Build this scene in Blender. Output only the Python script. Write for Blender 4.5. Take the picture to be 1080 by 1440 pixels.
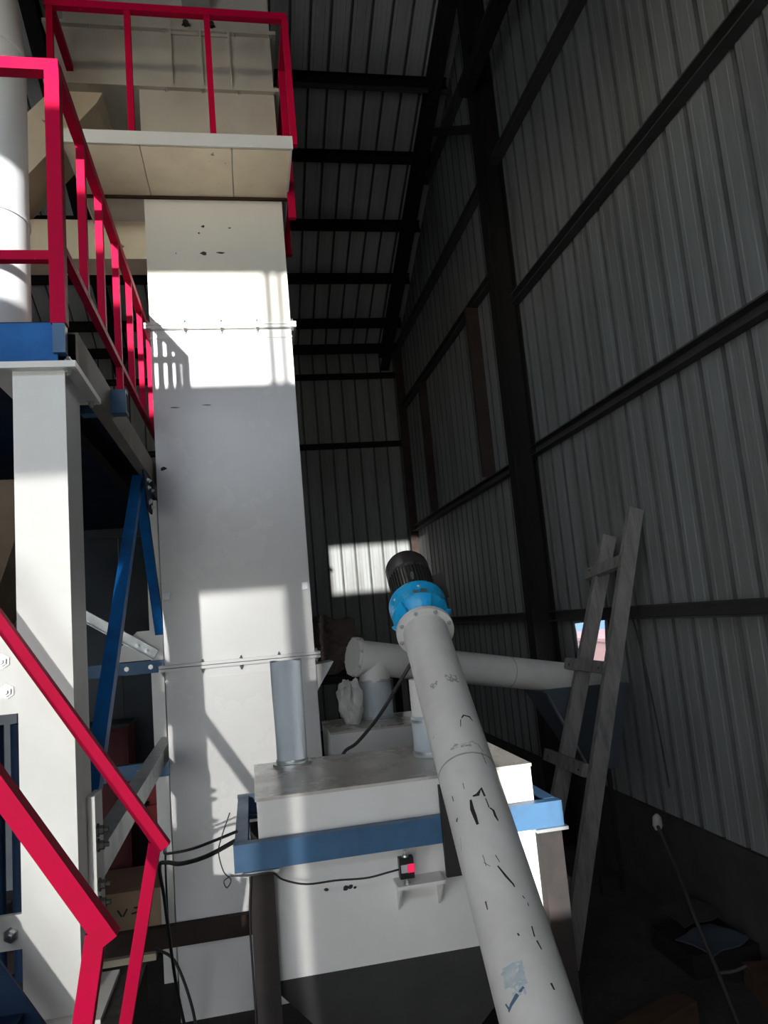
import bpy, bmesh, math, random
from mathutils import Vector, Matrix
random.seed(7)
scene = bpy.context.scene
for o in list(bpy.data.objects): bpy.data.objects.remove(o, do_unlink=True)

# ------------------------------------------------------------------ camera, world, sun, exposure
W_PX, F_PX = 1080.0, 1040.0
ROLL, PITCH, YAW = math.radians(5.05), math.radians(8.06), math.radians(10.8)
cd = bpy.data.cameras.new('camera'); cam = bpy.data.objects.new('camera', cd)
scene.collection.objects.link(cam); scene.camera = cam
cd.sensor_fit = 'VERTICAL'; cd.sensor_height = 36.0; cd.lens = F_PX / 1440.0 * 36.0
cd.clip_start = 0.02; cd.clip_end = 300
fw = Vector((math.sin(YAW)*math.cos(PITCH), math.cos(YAW)*math.cos(PITCH), math.sin(PITCH)))
rt = Vector((math.cos(YAW), -math.sin(YAW), 0)); dn = fw.cross(rt)
rt2 = math.cos(ROLL)*rt + math.sin(ROLL)*dn; dn2 = -math.sin(ROLL)*rt + math.cos(ROLL)*dn
m = Matrix((rt2, -dn2, -fw)).transposed().to_4x4(); m.translation = Vector((0, 0, 2.25))
cam.matrix_world = m

world = bpy.data.worlds.new('world'); scene.world = world; world.use_nodes = True
wn = world.node_tree; wn.nodes.clear()
sky = wn.nodes.new('ShaderNodeTexSky'); sky.sky_type = 'NISHITA'; sky.sun_disc = False
sky.sun_elevation = math.radians(40); sky.sun_rotation = math.radians(187); sky.air_density = 1.0; sky.dust_density = 0.3
bg = wn.nodes.new('ShaderNodeBackground'); bg.inputs['Strength'].default_value = 0.9
wo = wn.nodes.new('ShaderNodeOutputWorld')
hs = wn.nodes.new('ShaderNodeHueSaturation'); hs.inputs['Saturation'].default_value = 0.5
wn.links.new(sky.outputs[0], hs.inputs['Color']); wn.links.new(hs.outputs[0], bg.inputs[0]); wn.links.new(bg.outputs[0], wo.inputs[0])

SUN = Vector((0.13, 1.0, -0.156)).normalized()
sl = bpy.data.lights.new('sun', 'SUN'); sl.energy = 9.0; sl.angle = math.radians(0.53); sl.color = (1, 0.985, 0.96)
so = bpy.data.objects.new('sun', sl); scene.collection.objects.link(so)
so.rotation_euler = SUN.to_track_quat('-Z', 'Y').to_euler(); so.location = (-3, -12, 8)

scene.view_settings.view_transform = 'Standard'; scene.view_settings.look = 'None'
scene.view_settings.gamma = 1.0; scene.view_settings.use_curve_mapping = False
scene.view_settings.exposure = 0.22

# ------------------------------------------------------------------ materials
def mat(name, col, rough=0.5, metal=0.0, dirt=None, scale=6.0, amount=0.4, bump=0.0, bscale=40.0, coat=0.0,
        stretch=(1, 1, 1), emit=None, chips=None, chipscale=9.0, chipthr=0.72, spec=0.5):
    mt = bpy.data.materials.new(name); mt.use_nodes = True
    nt = mt.node_tree; b = nt.nodes['Principled BSDF']
    b.inputs['Base Color'].default_value = (*col, 1); b.inputs['Roughness'].default_value = rough
    b.inputs['Metallic'].default_value = metal; b.inputs['Coat Weight'].default_value = coat
    b.inputs['Specular IOR Level'].default_value = spec
    b.inputs['Coat Roughness'].default_value = 0.08
    tc = nt.nodes.new('ShaderNodeTexCoord'); mp = nt.nodes.new('ShaderNodeMapping')
    mp.inputs['Scale'].default_value = stretch; nt.links.new(tc.outputs['Object'], mp.inputs[0])
    last = None
    if dirt:
        nz = nt.nodes.new('ShaderNodeTexNoise'); nz.inputs['Scale'].default_value = scale
        nz.inputs['Detail'].default_value = 8; nz.inputs['Roughness'].default_value = 0.65
        nt.links.new(mp.outputs[0], nz.inputs['Vector'])
        rp = nt.nodes.new('ShaderNodeValToRGB'); rp.color_ramp.elements[0].position = 0.42; rp.color_ramp.elements[1].position = 0.72
        rp.color_ramp.elements[1].color = (amount, amount, amount, 1)
        nt.links.new(nz.outputs[0], rp.inputs[0])
        mx = nt.nodes.new('ShaderNodeMixRGB'); mx.inputs[1].default_value = (*col, 1); mx.inputs[2].default_value = (*dirt, 1)
        nt.links.new(rp.outputs[0], mx.inputs[0]); last = mx.outputs[0]
        mr = nt.nodes.new('ShaderNodeMath'); mr.operation = 'MULTIPLY_ADD'; mr.inputs[1].default_value = 0.25; mr.inputs[2].default_value = rough
        nt.links.new(rp.outputs[0], mr.inputs[0]); nt.links.new(mr.outputs[0], b.inputs['Roughness'])
    if chips:
        n2 = nt.nodes.new('ShaderNodeTexNoise'); n2.inputs['Scale'].default_value = chipscale; n2.inputs['Detail'].default_value = 6
        nt.links.new(mp.outputs[0], n2.inputs['Vector'])
        r2 = nt.nodes.new('ShaderNodeValToRGB'); r2.color_ramp.elements[0].position = chipthr; r2.color_ramp.elements[1].position = chipthr+0.02
        nt.links.new(n2.outputs[0], r2.inputs[0])
        m2 = nt.nodes.new('ShaderNodeMixRGB'); m2.inputs[1].default_value = (*col, 1); m2.inputs[2].default_value = (*chips, 1)
        if last: nt.links.new(last, m2.inputs[1])
        nt.links.new(r2.outputs[0], m2.inputs[0]); last = m2.outputs[0]
    if last: nt.links.new(last, b.inputs['Base Color'])
    if bump:
        n3 = nt.nodes.new('ShaderNodeTexNoise'); n3.inputs['Scale'].default_value = bscale; n3.inputs['Detail'].default_value = 4
        nt.links.new(mp.outputs[0], n3.inputs['Vector'])
        bp = nt.nodes.new('ShaderNodeBump'); bp.inputs['Strength'].default_value = bump; bp.inputs['Distance'].default_value = 0.02
        nt.links.new(n3.outputs[0], bp.inputs['Height']); nt.links.new(bp.outputs[0], b.inputs['Normal'])
    if emit:
        b.inputs['Emission Color'].default_value = (*emit[:3], 1); b.inputs['Emission Strength'].default_value = emit[3]
    return mt

M = dict(
    headcream=mat('head_cream_enamel', (0.56, 0.52, 0.43), 0.42, dirt=(0.36, 0.32, 0.25), scale=2.5, amount=0.45),
    topcream=mat('upper_cream_enamel', (0.70, 0.665, 0.585), 0.3, dirt=(0.56, 0.52, 0.45), scale=2.0, amount=0.3),
    enamel=mat('white_enamel', (0.74, 0.73, 0.695), 0.30, dirt=(0.55, 0.52, 0.46), scale=2.2, amount=0.35, bump=0.025, bscale=5),
    tower=mat('tower_enamel', (0.75, 0.745, 0.725), 0.24, dirt=(0.60, 0.585, 0.55), scale=1.6, amount=0.3, bump=0.03, bscale=4),
    column=mat('column_enamel', (0.76, 0.76, 0.71), 0.42, dirt=(0.55, 0.54, 0.48), scale=3, amount=0.3),
    ductgrey=mat('duct_grey_white', (0.72, 0.745, 0.75), 0.45, dirt=(0.6, 0.62, 0.63), scale=2, amount=0.3),
    cream=mat('cream_plate', (0.95, 0.83, 0.60), 0.5, dirt=(0.50, 0.38, 0.25), scale=5, amount=0.22, chips=(0.30, 0.22, 0.14), chipscale=7, chipthr=0.70),
    pipe=mat('pipe_enamel', (0.78, 0.765, 0.725), 0.36, dirt=(0.45, 0.42, 0.38), scale=4, amount=0.35, chips=(0.05, 0.045, 0.04), chipscale=24, chipthr=0.735),
    lid=mat('dusty_lid', (0.56, 0.53, 0.48), 0.22, dirt=(0.28, 0.26, 0.22), scale=5, amount=0.6, bump=0.08, bscale=9),
    red=mat('red_paint', (0.50, 0.002, 0.045), 0.5, spec=0.06, dirt=(0.40, 0.01, 0.03), scale=14, amount=0.5, chips=(0.55, 0.45, 0.42), chipscale=30, chipthr=0.74),
    blue=mat('blue_paint', (0.008, 0.13, 0.40), 0.45, spec=0.2, dirt=(0.01, 0.05, 0.16), scale=6, amount=0.6),
    navy=mat('navy_paint', (0.012, 0.032, 0.075), 0.55, spec=0.15, dirt=(0.006, 0.012, 0.03), scale=5, amount=0.6),
    steelblue=mat('steel_blue_paint', (0.055, 0.135, 0.245), 0.4, spec=0.3, dirt=(0.03, 0.06, 0.11), scale=4, amount=0.7),
    sky_blue=mat('reducer_blue', (0.015, 0.46, 0.88), 0.25, dirt=(0.02, 0.30, 0.60), scale=16, amount=0.3, chips=(0.12, 0.13, 0.12), chipscale=14, chipthr=0.74),
    galv=mat('galvanised', (0.50, 0.52, 0.52), 0.35, 0.8, dirt=(0.25, 0.25, 0.25), scale=10, amount=0.5),
    bolt=mat('bolt_zinc', (0.62, 0.62, 0.60), 0.28, 0.9),
    black=mat('black_steel', (0.026, 0.025, 0.025), 0.6, spec=0.12, dirt=(0.11, 0.07, 0.055), scale=5, amount=0.28),
    dark=mat('dark_frame_steel', (0.014, 0.013, 0.0125), 0.8, spec=0.15, dirt=(0.028, 0.023, 0.02), scale=3, amount=0.5),
    girt=mat('girt_steel', (0.06, 0.06, 0.057), 0.7, spec=0.2, dirt=(0.04, 0.038, 0.035), scale=3, amount=0.6),
    rust=mat('rusty_brown', (0.045, 0.030, 0.025), 0.7, spec=0.2, dirt=(0.02, 0.014, 0.012), scale=5, amount=0.7),
    conegrey=mat('hopper_cone_grey', (0.060, 0.059, 0.058), 0.6, dirt=(0.03, 0.03, 0.03), scale=3, amount=0.5),
    seam=mat('groove_shade', (0.095, 0.098, 0.095), 0.9, spec=0.1, dirt=(0.03, 0.03, 0.028), scale=3, amount=0.6),
    putty=mat('putty_paint', (0.26, 0.23, 0.20), 0.6, spec=0.2, dirt=(0.15, 0.13, 0.11), scale=3, amount=0.5),
    motor=mat('motor_black', (0.035, 0.034, 0.034), 0.30, dirt=(0.09, 0.085, 0.08), scale=18, amount=0.5),
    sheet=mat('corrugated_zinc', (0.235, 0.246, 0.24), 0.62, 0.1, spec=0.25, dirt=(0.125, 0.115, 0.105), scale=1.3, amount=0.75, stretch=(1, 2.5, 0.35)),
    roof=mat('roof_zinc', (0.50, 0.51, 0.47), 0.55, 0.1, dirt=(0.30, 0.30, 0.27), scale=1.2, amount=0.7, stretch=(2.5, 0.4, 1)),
    plain=mat('dark_cladding', (0.10, 0.10, 0.095), 0.7, dirt=(0.06, 0.055, 0.05), scale=1, amount=0.6),
    concrete=mat('concrete', (0.055, 0.052, 0.048), 0.9, spec=0.2, dirt=(0.025, 0.023, 0.021), scale=2.5, amount=0.7, bump=0.3, bscale=30),
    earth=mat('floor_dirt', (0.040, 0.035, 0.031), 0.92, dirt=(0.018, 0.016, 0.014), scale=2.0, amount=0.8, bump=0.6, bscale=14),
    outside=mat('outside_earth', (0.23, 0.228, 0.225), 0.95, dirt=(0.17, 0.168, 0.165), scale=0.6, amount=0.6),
    wood=mat('grey_wood', (0.26, 0.245, 0.23), 0.8, dirt=(0.08, 0.07, 0.062), scale=7, amount=0.7, bump=0.25, bscale=30, stretch=(3, 3, 0.5)),
    plank=mat('brown_wood', (0.07, 0.042, 0.026), 0.85, spec=0.2, dirt=(0.03, 0.018, 0.012), scale=6, amount=0.6, stretch=(0.4, 3, 3)),
    carton=mat('carton', (0.42, 0.30, 0.19), 0.8, dirt=(0.28, 0.20, 0.13), scale=4, amount=0.5),
    pale=mat('pale_wood', (0.55, 0.47, 0.34), 0.75, dirt=(0.36, 0.28, 0.2), scale=6, amount=0.5),
    cloth=mat('grey_canvas', (0.50, 0.56, 0.59), 0.75, dirt=(0.34, 0.39, 0.42), scale=5, amount=0.5, bump=0.25, bscale=18, stretch=(1, 1, 0.4)),
    sack=mat('white_sack', (0.55, 0.54, 0.51), 0.6, dirt=(0.25, 0.24, 0.22), scale=9, amount=0.6, bump=0.4, bscale=25),
    burlap=mat('brown_burlap', (0.10, 0.075, 0.06), 0.95, dirt=(0.04, 0.03, 0.025), scale=20, amount=0.7, bump=0.8, bscale=50),
    rubber=mat('black_rubber', (0.012, 0.012, 0.012), 0.4),
    chipgap=mat('chip_and_gap_black', (0.022, 0.020, 0.018), 0.6),
    smear=mat('blue_smear', (0.44, 0.54, 0.57), 0.45, dirt=(0.66, 0.67, 0.65), scale=30, amount=1.0),
    inksmear=mat('dark_blue_scratch', (0.08, 0.16, 0.24), 0.5),
    greyrub=mat('grey_rub', (0.36, 0.34, 0.31), 0.5, dirt=(0.55, 0.53, 0.49), scale=25, amount=0.9),
    maroon=mat('maroon_paint', (0.16, 0.018, 0.025), 0.5, dirt=(0.08, 0.01, 0.015), scale=4, amount=0.5),
    redsheet=mat('red_board', (0.45, 0.06, 0.05), 0.6, dirt=(0.25, 0.03, 0.03), scale=4, amount=0.5),
    slate=mat('slate_sheet', (0.075, 0.095, 0.115), 0.6, dirt=(0.04, 0.05, 0.06), scale=2, amount=0.6),
    brownbin=mat('brown_bin', (0.22, 0.16, 0.10), 0.6, dirt=(0.10, 0.07, 0.045), scale=3, amount=0.6),
    led=mat('red_lamp', (0.8, 0.02, 0.08), 0.3, emit=(1, 0.03, 0.12, 0.5)),
    label=mat('grey_label', (0.5, 0.5, 0.5), 0.5),
    paper=mat('blue_grey_paper', (0.06, 0.072, 0.09), 0.8, spec=0.1),
    paper2=mat('grey_board', (0.045, 0.044, 0.042), 0.8, spec=0.1),
    paleblue=mat('pale_blue_sheet', (0.13, 0.22, 0.33), 0.8),
    pinkwall=mat('pink_render', (0.30, 0.165, 0.15), 0.9),
    glass=mat('dark_pane', (0.03, 0.04, 0.05), 0.1),
    twig=mat('pale_rod', (0.065, 0.06, 0.056), 0.8, spec=0.1),
)

# ------------------------------------------------------------------ helpers
C = scene.collection
def finish(name, bm, mt, parent=None, smooth=None, bevel=0.0):
    if bevel:
        bmesh.ops.bevel(bm, geom=[e for e in bm.edges if len(e.link_faces) == 2 and e.calc_face_angle(0) > 0.6], offset=bevel, segments=2, affect='EDGES', profile=0.6)
    bmesh.ops.recalc_face_normals(bm, faces=bm.faces)
    me = bpy.data.meshes.new(name); bm.to_mesh(me); bm.free()
    if smooth is not None:
        me.shade_smooth(); me.set_sharp_from_angle(angle=math.radians(smooth))
    me.materials.append(M[mt] if isinstance(mt, str) else mt)
    o = bpy.data.objects.new(name, me); C.objects.link(o)
    if parent: o.parent = parent
    return o
def nb(): return bmesh.new()
def tag(o, label, cat=None, group=None, kind=None):
    if label: o['label'] = label
    if cat: o['category'] = cat
    if group: o['group'] = group
    if kind: o['kind'] = kind
    return o
def thing(name, label, cat, group=None):
    return tag_after(name, label, cat, group)
def tag_after(name, label, cat, group):
    e = bpy.data.objects.new(name, None); e.empty_display_size = 0.1; C.objects.link(e)
    return tag(e, label, cat, group)
def box(bm, x0, x1, y0, y1, z0, z1):
    v = [bm.verts.new((x, y, z)) for x in (x0, x1) for y in (y0, y1) for z in (z0, z1)]
    for f in ((0, 1, 3, 2), (4, 6, 7, 5), (0, 4, 5, 1), (2, 3, 7, 6), (0, 2, 6, 4), (1, 5, 7, 3)): bm.faces.new([v[i] for i in f])
    return bm
def frame(a, up=(0, 0, 1)):
    a = a.normalized(); up = Vector(up)
    if abs(a.dot(up)) > 0.99: up = Vector((1, 0, 0))
    s = a.cross(up).normalized(); return a, s, s.cross(a).normalized()
def bar(bm, p0, p1, w, h, up=(0, 0, 1)):
    "box from p0 to p1; w sideways, h along up"
    p0, p1 = Vector(p0), Vector(p1); a, s, u = frame(p1-p0, up)
    r = [[bm.verts.new(p+s*w/2*i+u*h/2*j) for i, j in ((-1, -1), (1, -1), (1, 1), (-1, 1))] for p in (p0, p1)]
    bm.faces.new(r[0][::-1]); bm.faces.new(r[1])
    for k in range(4): bm.faces.new((r[0][k], r[0][(k+1) % 4], r[1][(k+1) % 4], r[1][k]))
    return bm
def lathe(bm, p0, axis, prof, n=32, cap=True):
    "prof = [(dist along axis, radius)]"
    p0 = Vector(p0); a, s, u = frame(Vector(axis)); rings = []
    for d, r in prof:
        rings.append([bm.verts.new(p0+a*d+(s*math.cos(2*math.pi*k/n)+u*math.sin(2*math.pi*k/n))*r) for k in range(n)])
    for A, B in zip(rings, rings[1:]):
        for k in range(n): bm.faces.new((A[k], A[(k+1) % n], B[(k+1) % n], B[k]))
    if cap: bm.faces.new(rings[0][::-1]); bm.faces.new(rings[-1])
    return bm
def crom(pts, n=8):
    P = [Vector(p) for p in pts]; P = [P[0]*2-P[1]]+P+[P[-1]*2-P[-2]]; out = []
    for i in range(1, len(P)-2):
        for k in range(n):
            t = k/n; a, b, c, d = P[i-1:i+3]
            out.append(0.5*((2*b)+(c-a)*t+(2*a-5*b+4*c-d)*t*t+(3*b-a-3*c+d)*t**3))
    return out+[P[-2]]
def tube(bm, pts, r, n=8, curved=True):
    P = crom(pts) if curved else [Vector(p) for p in pts]; rings = []
    ref = Vector((0.3, 0.2, 1))
    for i, p in enumerate(P):
        a = (P[min(i+1, len(P)-1)]-P[max(i-1, 0)]).normalized(); s = a.cross(ref).normalized(); u = s.cross(a)
        rings.append([bm.verts.new(p+(s*math.cos(2*math.pi*k/n)+u*math.sin(2*math.pi*k/n))*r) for k in range(n)])
    for A, B in zip(rings, rings[1:]):
        for k in range(n): bm.faces.new((A[k], A[(k+1) % n], B[(k+1) % n], B[k]))
    bm.faces.new(rings[0][::-1]); bm.faces.new(rings[-1]); return bm
def prism(bm, pts, off):
    "polygon pts extruded by vector off"
    off = Vector(off); A = [bm.verts.new(p) for p in pts]; B = [bm.verts.new(Vector(p)+off) for p in pts]
    bm.faces.new(A[::-1]); bm.faces.new(B); n = len(pts)
    for k in range(n): bm.faces.new((A[k], A[(k+1) % n], B[(k+1) % n], B[k]))
    return bm
def channel(bm, p0, p1, h, d, t, up=(0, 0, 1), flip=1):
    "C section: web h tall, flanges d deep towards flip*side"
    p0, p1 = Vector(p0), Vector(p1); a, s, u = frame(p1-p0, up); s = s*flip
    prof = [(0, -h/2), (d, -h/2), (d, -h/2+t), (t, -h/2+t), (t, h/2-t), (d, h/2-t), (d, h/2), (0, h/2)]
    return prism(bm, [p0+s*x+u*y for x, y in prof], p1-p0)
def put(name, bm, mt, parent, **k): return finish(name, bm, mt, parent, **k)
_bolt = {}
def bolt(p, axis, r=0.011, h=0.01, parent=None, mt='bolt'):
    key = (round(r, 4), round(h, 4), mt)
    if key not in _bolt:
        bm = lathe(nb(), (0, 0, 0), (0, 0, 1), [(0, r*1.45), (h*0.25, r*1.45), (h*0.25, r), (h, r), (h, r*0.55), (h*1.7, r*0.55)], 6)
        o = finish('bolt', bm, mt); _bolt[key] = o.data; bpy.data.objects.remove(o)
    o = bpy.data.objects.new('bolt', _bolt[key]); C.objects.link(o); o.parent = parent
    o.location = p; o.rotation_euler = Vector(axis).to_track_quat('Z', 'Y').to_euler()
    return o

# ------------------------------------------------------------------ the shed
XW, YB, YF, XL = 2.90, 12.5, -3.0, -6.0
RIDGE_Y, EAVE = 4.75, 7.05
def roof_z(y): return EAVE + 0.44*min(YB-y, y-YF)
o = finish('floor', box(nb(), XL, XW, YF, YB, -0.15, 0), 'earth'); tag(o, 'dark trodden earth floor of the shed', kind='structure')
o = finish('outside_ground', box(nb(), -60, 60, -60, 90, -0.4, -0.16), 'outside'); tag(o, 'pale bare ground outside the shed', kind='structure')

def profile(w, pitch, rib=0.016, ribw=0.026):
    pts = [(0, 0)]
    n = round(w/pitch)
    for i in range(n):
        s = (i+0.5)*pitch
        pts += [(s-pitch*0.30, 0), (s-pitch*0.27, 0.004), (s-pitch*0.24, 0), (s-ribw/2-0.008, 0), (s-ribw/2+0.007, rib), (s+ribw/2-0.007, rib), (s+ribw/2+0.008, 0), (s+pitch*0.24, 0), (s+pitch*0.27, 0.004), (s+pitch*0.30, 0)]
    pts.append((w, 0)); return pts
def sheet_mesh(place, w, pitch, lo, hi, T=0.004):
    "place(s, h, l) -> point;  lo/hi: functions of s"
    bm = nb(); P = profile(w, pitch)
    f0 = [(bm.verts.new(place(s, h, lo(s))), bm.verts.new(place(s, h, hi(s)))) for s, h in P]
    f1 = [(bm.verts.new(place(s, h+T, lo(s))), bm.verts.new(place(s, h+T, hi(s)))) for s, h in P]
    for i in range(len(P)-1):
        fc = bm.faces.new((f0[i][0], f0[i+1][0], f0[i+1][1], f0[i][1]))
        if (i-1) % 10 in (4, 5): fc.material_index = 1          # groove bottom coloured dark for the seam shadow line
        bm.faces.new((f1[i][0], f1[i][1], f1[i+1][1], f1[i+1][0]))
        for e in (0, 1): bm.faces.new((f0[i][e], f1[i][e], f1[i+1][e], f0[i+1][e]))
    for i in (0, -1): bm.faces.new((f0[i][0], f0[i][1], f1[i][1], f1[i][0]))
    return bm
PW = 0.48
# right wall (gable end)
wr = finish('wall_right', box(nb(), XW-0.03, XW+0.12, YF, YB, -0.1, 0.66), 'concrete'); tag(wr, 'gable wall of grey corrugated sheets on a low dark plinth', kind='structure')
hole = [(6.425, 2.04), (5.83, 2.065), (5.936, 1.544), (6.382, 1.463)]
n = int(math.ceil((YB-YF)/PW))
for i in range(n):
    y0 = YF+i*PW; w = min(PW, YB-y0); jit = random.uniform(0, 0.0015)
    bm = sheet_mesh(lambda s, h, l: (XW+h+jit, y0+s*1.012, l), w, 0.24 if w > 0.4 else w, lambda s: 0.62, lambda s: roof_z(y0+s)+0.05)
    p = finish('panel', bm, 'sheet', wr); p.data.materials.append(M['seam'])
    if y0 < 6.45 and y0+w > 5.8:
        cut = finish('cutter', prism(nb(), [(XW-0.2, a, b) for a, b in hole], (0.5, 0, 0)), 'sheet')
        md = p.modifiers.new('cut', 'BOOLEAN'); md.object = cut; md.operation = 'DIFFERENCE'; md.solver = 'EXACT'
        bpy.context.view_layer.update(); dg = bpy.context.evaluated_depsgraph_get()
        me = bpy.data.meshes.new_from_object(p.evaluated_get(dg)); p.modifiers.clear(); p.data = me
        bpy.data.objects.remove(cut)
for z, ya, yb in ((2.12, YF, 6.8), (2.12, 7.0, YB), (3.74, YF, 6.8), (3.70, 7.0, YB), (5.34, YF, 6.8), (5.86, 7.0, YB), (6.95, YF, YB), (8.4, YF+2.6, YB-2.8)):
    put('girt', channel(nb(), (XW-0.005, ya, z), (XW-0.005, yb, z), 0.10, 0.09, 0.012, flip=-1), 'girt', wr)
for y in (-1.2, 6.9):
    bm = box(nb(), 2.655, 2.675, y-0.09, y+0.09, 0, roof_z(y)-0.35); box(bm, 2.675, 2.88, y-0.008, y+0.008, 0, roof_z(y)-0.35); box(bm, 2.88, 2.897, y-0.09, y+0.09, 0, roof_z(y)-0.35)
    put('column', bm, 'dark', wr)
for y, d, zt in ((8.1, 0.15, 5.82), (10.8, 0.12, 5.82), (12.3, 0.13, 7.0)):
    put('post', box(nb(), XW-d, XW-0.002, y-0.04, y+0.04, 3.76 if y < 12 else 0.66, zt), 'rust', wr)
# back wall
wb = finish('wall_back', box(nb(), XL, XW, YB-0.02, YB+0.1, -0.1, 0.5), 'concrete'); tag(wb, 'far wall of corrugated sheets behind the elevator', kind='structure')
src = None; x = XW-PW
while x > XL-0.1:
    if src is None:
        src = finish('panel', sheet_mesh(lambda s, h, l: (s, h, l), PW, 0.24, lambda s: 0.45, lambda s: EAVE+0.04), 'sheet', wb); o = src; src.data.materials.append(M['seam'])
    else: o = src.copy(); C.objects.link(o)
    o.location = (x, YB+random.uniform(0, 0.0015), 0); x -= PW
for z in (5.25, 6.5):
    put('girt', channel(nb(), (XL, YB-0.005, z), (XW-0.02, YB-0.005, z), 0.09, 0.08, 0.012, flip=1), 'dark', wb)
# roof
ce = finish('ceiling', bar(nb(), (XL, RIDGE_Y, roof_z(RIDGE_Y)+0.02), (XW, RIDGE_Y, roof_z(RIDGE_Y)+0.02), 0.5, 0.02), 'roof'); tag(ce, 'pitched roof of corrugated sheets on dark purlins', kind='structure')
sl_len = math.hypot(YB-RIDGE_Y, 0.44*(YB-RIDGE_Y))+0.05; srcs = []
for side in (1, -1):
    d = Vector((0, side*1.0, -0.44)).normalized(); nrm = Vector((0, side*0.44, 1)).normalized(); base = Vector((0, RIDGE_Y, roof_z(RIDGE_Y)))
    me = None; x = XW
    while x > XL-0.1:
        if me is None:
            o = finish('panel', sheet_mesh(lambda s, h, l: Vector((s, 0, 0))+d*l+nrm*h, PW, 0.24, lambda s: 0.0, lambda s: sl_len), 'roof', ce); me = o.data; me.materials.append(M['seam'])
        else: o = bpy.data.objects.new('panel', me); C.objects.link(o); o.parent = ce
        o.location = base+Vector((x, 0, 0)); x -= PW
    py = [8.19, 9.11, 10.1, 11.0, 11.87, 12.42] if side == 1 else []
    py = [5.3, 6.25, 7.2]+py if side == 1 else [4.2, 3.2, 2.2, 1.2, 0.2, -0.8, -1.8, -2.8]
    for y in py:
        put('purlin', channel(nb(), (XL, y, roof_z(y)-0.10), (XW-0.05, y, roof_z(y)-0.10), 0.16, 0.06, 0.012, flip=1), 'dark', ce)
for x in (2.62, -1.9, -5.0):
    for side in (1, -1):
        ye = YB if side == 1 else YF
        bm = nb(); a = Vector((x, RIDGE_Y, roof_z(RIDGE_Y)-0.32)); b = Vector((x, ye, EAVE-0.32))
        for dz, w, h in ((0.12, 0.16, 0.02), (0, 0.02, 0.24), (-0.12, 0.16, 0.02)): bar(bm, a+Vector((0, 0, dz)), b+Vector((0, 0, dz)), w, h)
        put('rafter', bm, 'dark', ce)
put('knee_brace', bar(nb(), (2.66, 6.95, 7.35), (2.66, 8.4, 8.35), 0.09, 0.09), 'dark', ce)
put('tie_rod', tube(nb(), [(XL, 8.0, 8.62), (XW-0.1, 8.0, 8.62)], 0.03, 8, False), 'girt', ce)
put('ridge_tie', bar(nb(), (2.60, 6.9, 7.75), (2.60, 2.6, 7.75), 0.12, 0.14), 'dark', ce)
# left wall and the front wall with its doorway, slot and strip window (behind the viewer)
o = finish('wall_left', box(nb(), XL-0.1, XL, YF, YB, -0.1, 10.4), 'plain'); tag(o, 'dark side wall of the shed', kind='structure')
D0, D1 = -0.80, -0.76                       # mullion line shared by doorway and strip window
bm = nb(); T0, T1 = YF-0.08, YF
DOOR_T, WB_, WT_, WR_ = 3.74, 5.13, 5.92, 0.95
SL0, SL1, SLT = 0.15, 0.40, 2.75              # small side window
box(bm, XL, -0.63, T0, T1, DOOR_T, WB_); box(bm, -3.3, -1.72, T0, T1, -0.1, DOOR_T)  # pier shaped to stop sun at left; far-left opening added for ambient light
box(bm, -0.63, SL0, T0, T1, -0.1, WB_); box(bm, SL0, SL1, T0, T1, SLT, WB_); box(bm, SL0, SL1, T0, T1, -0.1, 1.98); box(bm, SL1, XW, T0, T1, -0.1, WB_)
box(bm, WR_, XW, T0, T1, WB_, WT_); box(bm, XL, XW, T0, T1, WT_, EAVE+0.05)
o = finish('wall_front', bm, 'plain'); tag(o, 'front wall with a tall doorway and a strip window', kind='structure')
film = bpy.data.materials.new('diffuser_film'); film.use_nodes = True; nt = film.node_tree; nt.nodes.clear()
fo = nt.nodes.new('ShaderNodeOutputMaterial'); fm = nt.nodes.new('ShaderNodeMixShader'); ft = nt.nodes.new('ShaderNodeBsdfTransparent'); fl_ = nt.nodes.new('ShaderNodeBsdfTranslucent')
fl_.inputs[0].default_value = (0.85, 0.85, 0.84, 1); fm.inputs[0].default_value = 0.58
nt.links.new(ft.outputs[0], fm.inputs[1]); nt.links.new(fl_.outputs[0], fm.inputs[2]); nt.links.new(fm.outputs[0], fo.inputs[0])
dw = finish('door_1', box(nb(), -0.80, -0.675, T0-0.01, T1+0.01, 0, DOOR_T), 'dark'); tag(dw, 'steel jamb of the tall doorway', kind='structure')
for xa, xb in ((-1.72, -0.80), (-0.675, -0.63), (XL, -3.3)):
    put('fill_film', box(nb(), xa, xb, YF-0.042, YF-0.040, 0, DOOR_T), film, dw)  # unseen film added to dim the low sun and glow as soft fill
ww = finish('window_1', box(box(nb(), -0.80, -0.755, T0-0.01, T1+0.01, WB_, WT_), -0.715, -0.675, T0-0.01, T1+0.01, WB_, WT_), 'dark'); tag(ww, 'mullions of the strip window', kind='structure')

# houses beyond the hole in the wall
t = thing('low_house', 'pink rendered low house seen through the torn hole in the sheet wall', 'building')
put('wall', box(nb(), 9, 12, 14, 24, -0.2, 1.12), 'pinkwall', t)
put('coping', box(nb(), 8.95, 12.05, 13.95, 24.05, 1.12, 1.2), 'pinkwall', t)
t = thing('pale_blue_shed', 'pale blue sheet shed beyond the pink house, seen through the torn hole', 'building')
put('wall', box(nb(), 15, 22, 16, 44, -0.2, 5), 'paleblue', t)
put('roof', prism(nb(), [(14.7, 15.8, 5), (22.3, 15.8, 5), (18.5, 15.8, 6.2)], (0, 28.4, 0)), 'slate', t)

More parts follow.
